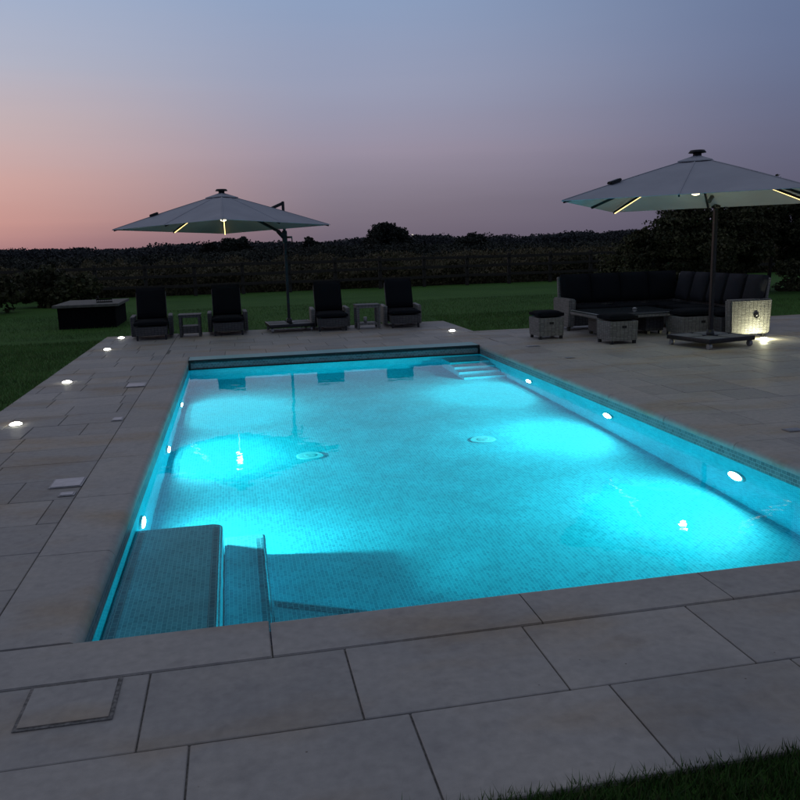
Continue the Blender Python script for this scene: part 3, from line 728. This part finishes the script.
# ------------------------------------------------------------------ sky, light
W = bpy.data.worlds.new('World'); S.world = W; W.use_nodes = True; nt = W.node_tree; nt.nodes.clear()
out = nt.nodes.new('ShaderNodeOutputWorld'); tc = nt.nodes.new('ShaderNodeTexCoord')
def lin(r, g, b_):
    f = lambda v: ((v/255+.055)/1.055)**2.4 if v > 10 else v/255/12.92
    return (f(r), f(g), f(b_))
sep = nt.nodes.new('ShaderNodeSeparateXYZ'); nt.links.new(tc.outputs['Generated'], sep.inputs[0])
# slow warping of the bands by faint haze layers
nz = nt.nodes.new('ShaderNodeTexNoise'); nz.inputs['Scale'].default_value = 3; nz.inputs['Detail'].default_value = 3
mp = nt.nodes.new('ShaderNodeMapping'); mp.inputs['Scale'].default_value = (1, 1, 9)
nt.links.new(tc.outputs['Generated'], mp.inputs[0]); nt.links.new(mp.outputs[0], nz.inputs['Vector'])
wz = nt.nodes.new('ShaderNodeMath'); wz.operation = 'MULTIPLY_ADD'; wz.inputs[1].default_value = .022
nt.links.new(nz.outputs[0], wz.inputs[0]); nt.links.new(sep.outputs[2], wz.inputs[2])
zz = nt.nodes.new('ShaderNodeMath'); zz.operation = 'SUBTRACT'; zz.inputs[1].default_value = .011; nt.links.new(wz.outputs[0], zz.inputs[0])
A = ramp(nt, zz.outputs[0], [(0, lin(164, 118, 122)), (.035, lin(208, 154, 146)), (.08, lin(214, 168, 160)), (.14, lin(202, 180, 180)), (.20, lin(184, 184, 198)), (.27, lin(166, 180, 206)), (.5, lin(124, 130, 145)), (1, lin(112, 115, 125))])
Bm = ramp(nt, zz.outputs[0], [(0, lin(107, 98, 113)), (.05, lin(124, 116, 132)), (.11, lin(150, 141, 160)), (.18, lin(149, 154, 179)), (.27, lin(139, 157, 189)), (.5, lin(118, 125, 143)), (1, lin(112, 115, 125))])
D = ramp(nt, zz.outputs[0], [(0, lin(82, 80, 100)), (.06, lin(90, 91, 114)), (.12, lin(96, 101, 128)), (.20, lin(98, 111, 144)), (.30, lin(98, 115, 150)), (.5, lin(108, 116, 135)), (1, lin(112, 115, 125))])
hv = nt.nodes.new('ShaderNodeCombineXYZ'); nt.links.new(sep.outputs[0], hv.inputs[0]); nt.links.new(sep.outputs[1], hv.inputs[1])
nm = nt.nodes.new('ShaderNodeVectorMath'); nm.operation = 'NORMALIZE'; nt.links.new(hv.outputs[0], nm.inputs[0])
dt = nt.nodes.new('ShaderNodeVectorMath'); dt.operation = 'DOT_PRODUCT'; SUN = R(-40)
nt.links.new(nm.outputs[0], dt.inputs[0]); dt.inputs[1].default_value = (math.sin(SUN), math.cos(SUN), 0)
def maprange(a, b_):
    m = nt.nodes.new('ShaderNodeMapRange'); m.interpolation_type = 'SMOOTHSTEP'; nt.links.new(dt.outputs['Value'], m.inputs[0])
    m.inputs[1].default_value = a; m.inputs[2].default_value = b_; return m.outputs[0]
c = mixc(nt, maprange(.15, .68), D.outputs[0], Bm.outputs[0]); c = mixc(nt, maprange(.66, 1.0), c, A.outputs[0])
cn = nt.nodes.new('ShaderNodeTexNoise'); cn.inputs['Scale'].default_value = 2.2; cn.inputs['Detail'].default_value = 7; cn.inputs['Roughness'].default_value = .55
mp2 = nt.nodes.new('ShaderNodeMapping'); mp2.inputs['Scale'].default_value = (1, 1, 16); mp2.inputs['Rotation'].default_value = (.05, .08, 0)
nt.links.new(tc.outputs['Generated'], mp2.inputs[0]); nt.links.new(mp2.outputs[0], cn.inputs['Vector'])
c = mixc(nt, 1., c, ramp(nt, cn.outputs[0], [(.30, (.985, .986, .99)), (.55, (1, 1, 1)), (.75, (1.012, 1.008, 1.006))]).outputs[0], 'MULTIPLY')
# one planet low in the sky
cr = None
pd = Vector((18.5, 95, 6.0)).normalized()
nd = nt.nodes.new('ShaderNodeVectorMath'); nd.operation = 'DISTANCE'; nt.links.new(tc.outputs['Generated'], nd.inputs[0]); nd.inputs[1].default_value = pd
lt = nt.nodes.new('ShaderNodeMath'); lt.operation = 'LESS_THAN'; lt.inputs[1].default_value = .0011; nt.links.new(nd.outputs['Value'], lt.inputs[0])
PLANET = nd
c = mixc(nt, lt.outputs[0], c, (.75, .68, .6))
bg = nt.nodes.new('ShaderNodeBackground'); nt.links.new(c, bg.inputs[0]); bg.inputs[1].default_value = 1.0
sk = nt.nodes.new('ShaderNodeTexSky'); sk.sky_type = 'NISHITA'; sk.sun_disc = False; sk.sun_elevation = R(-1); sk.sun_rotation = SUN
bg2 = nt.nodes.new('ShaderNodeBackground'); nt.links.new(sk.outputs[0], bg2.inputs[0]); bg2.inputs[1].default_value = .02
ad = nt.nodes.new('ShaderNodeAddShader'); nt.links.new(bg.outputs[0], ad.inputs[0]); nt.links.new(bg2.outputs[0], ad.inputs[1])
nt.links.new(ad.outputs[0], out.inputs['Surface'])

# ------------------------------------------------------------------ camera
cam = bpy.data.cameras.new('camera'); co = bpy.data.objects.new('camera', cam); C.objects.link(co)
cam.sensor_width = 36; cam.lens = 804.17/800*36; cam.clip_start = .05; cam.clip_end = 6000
RM = Matrix(((.97913997, .06553111, -.1923294), (-.20117005, .17961612, -.9629479), (-.02855758, .98155169, .18905222)))
co.matrix_world = Matrix.Translation((0, 0, 1.5)) @ RM.to_quaternion().to_matrix().to_4x4()
S.camera = co
# planet direction through the picture point (412, 235)
v = RM @ Vector((12.3, 165, -804.17)); PLANET.inputs[1].default_value = v.normalized()

S.view_settings.view_transform = 'Standard'; S.view_settings.look = 'None'; S.view_settings.exposure = 0; S.view_settings.gamma = 1
cy = S.cycles
S.render.engine = 'CYCLES'; cy.use_denoising = True; cy.max_bounces = 14; cy.transmission_bounces = 8; cy.diffuse_bounces = 8; cy.glossy_bounces = 4
cy.caustics_refractive = True; cy.caustics_reflective = False; cy.sample_clamp_indirect = 2.0; cy.sample_clamp_direct = 0; cy.blur_glossy = .5
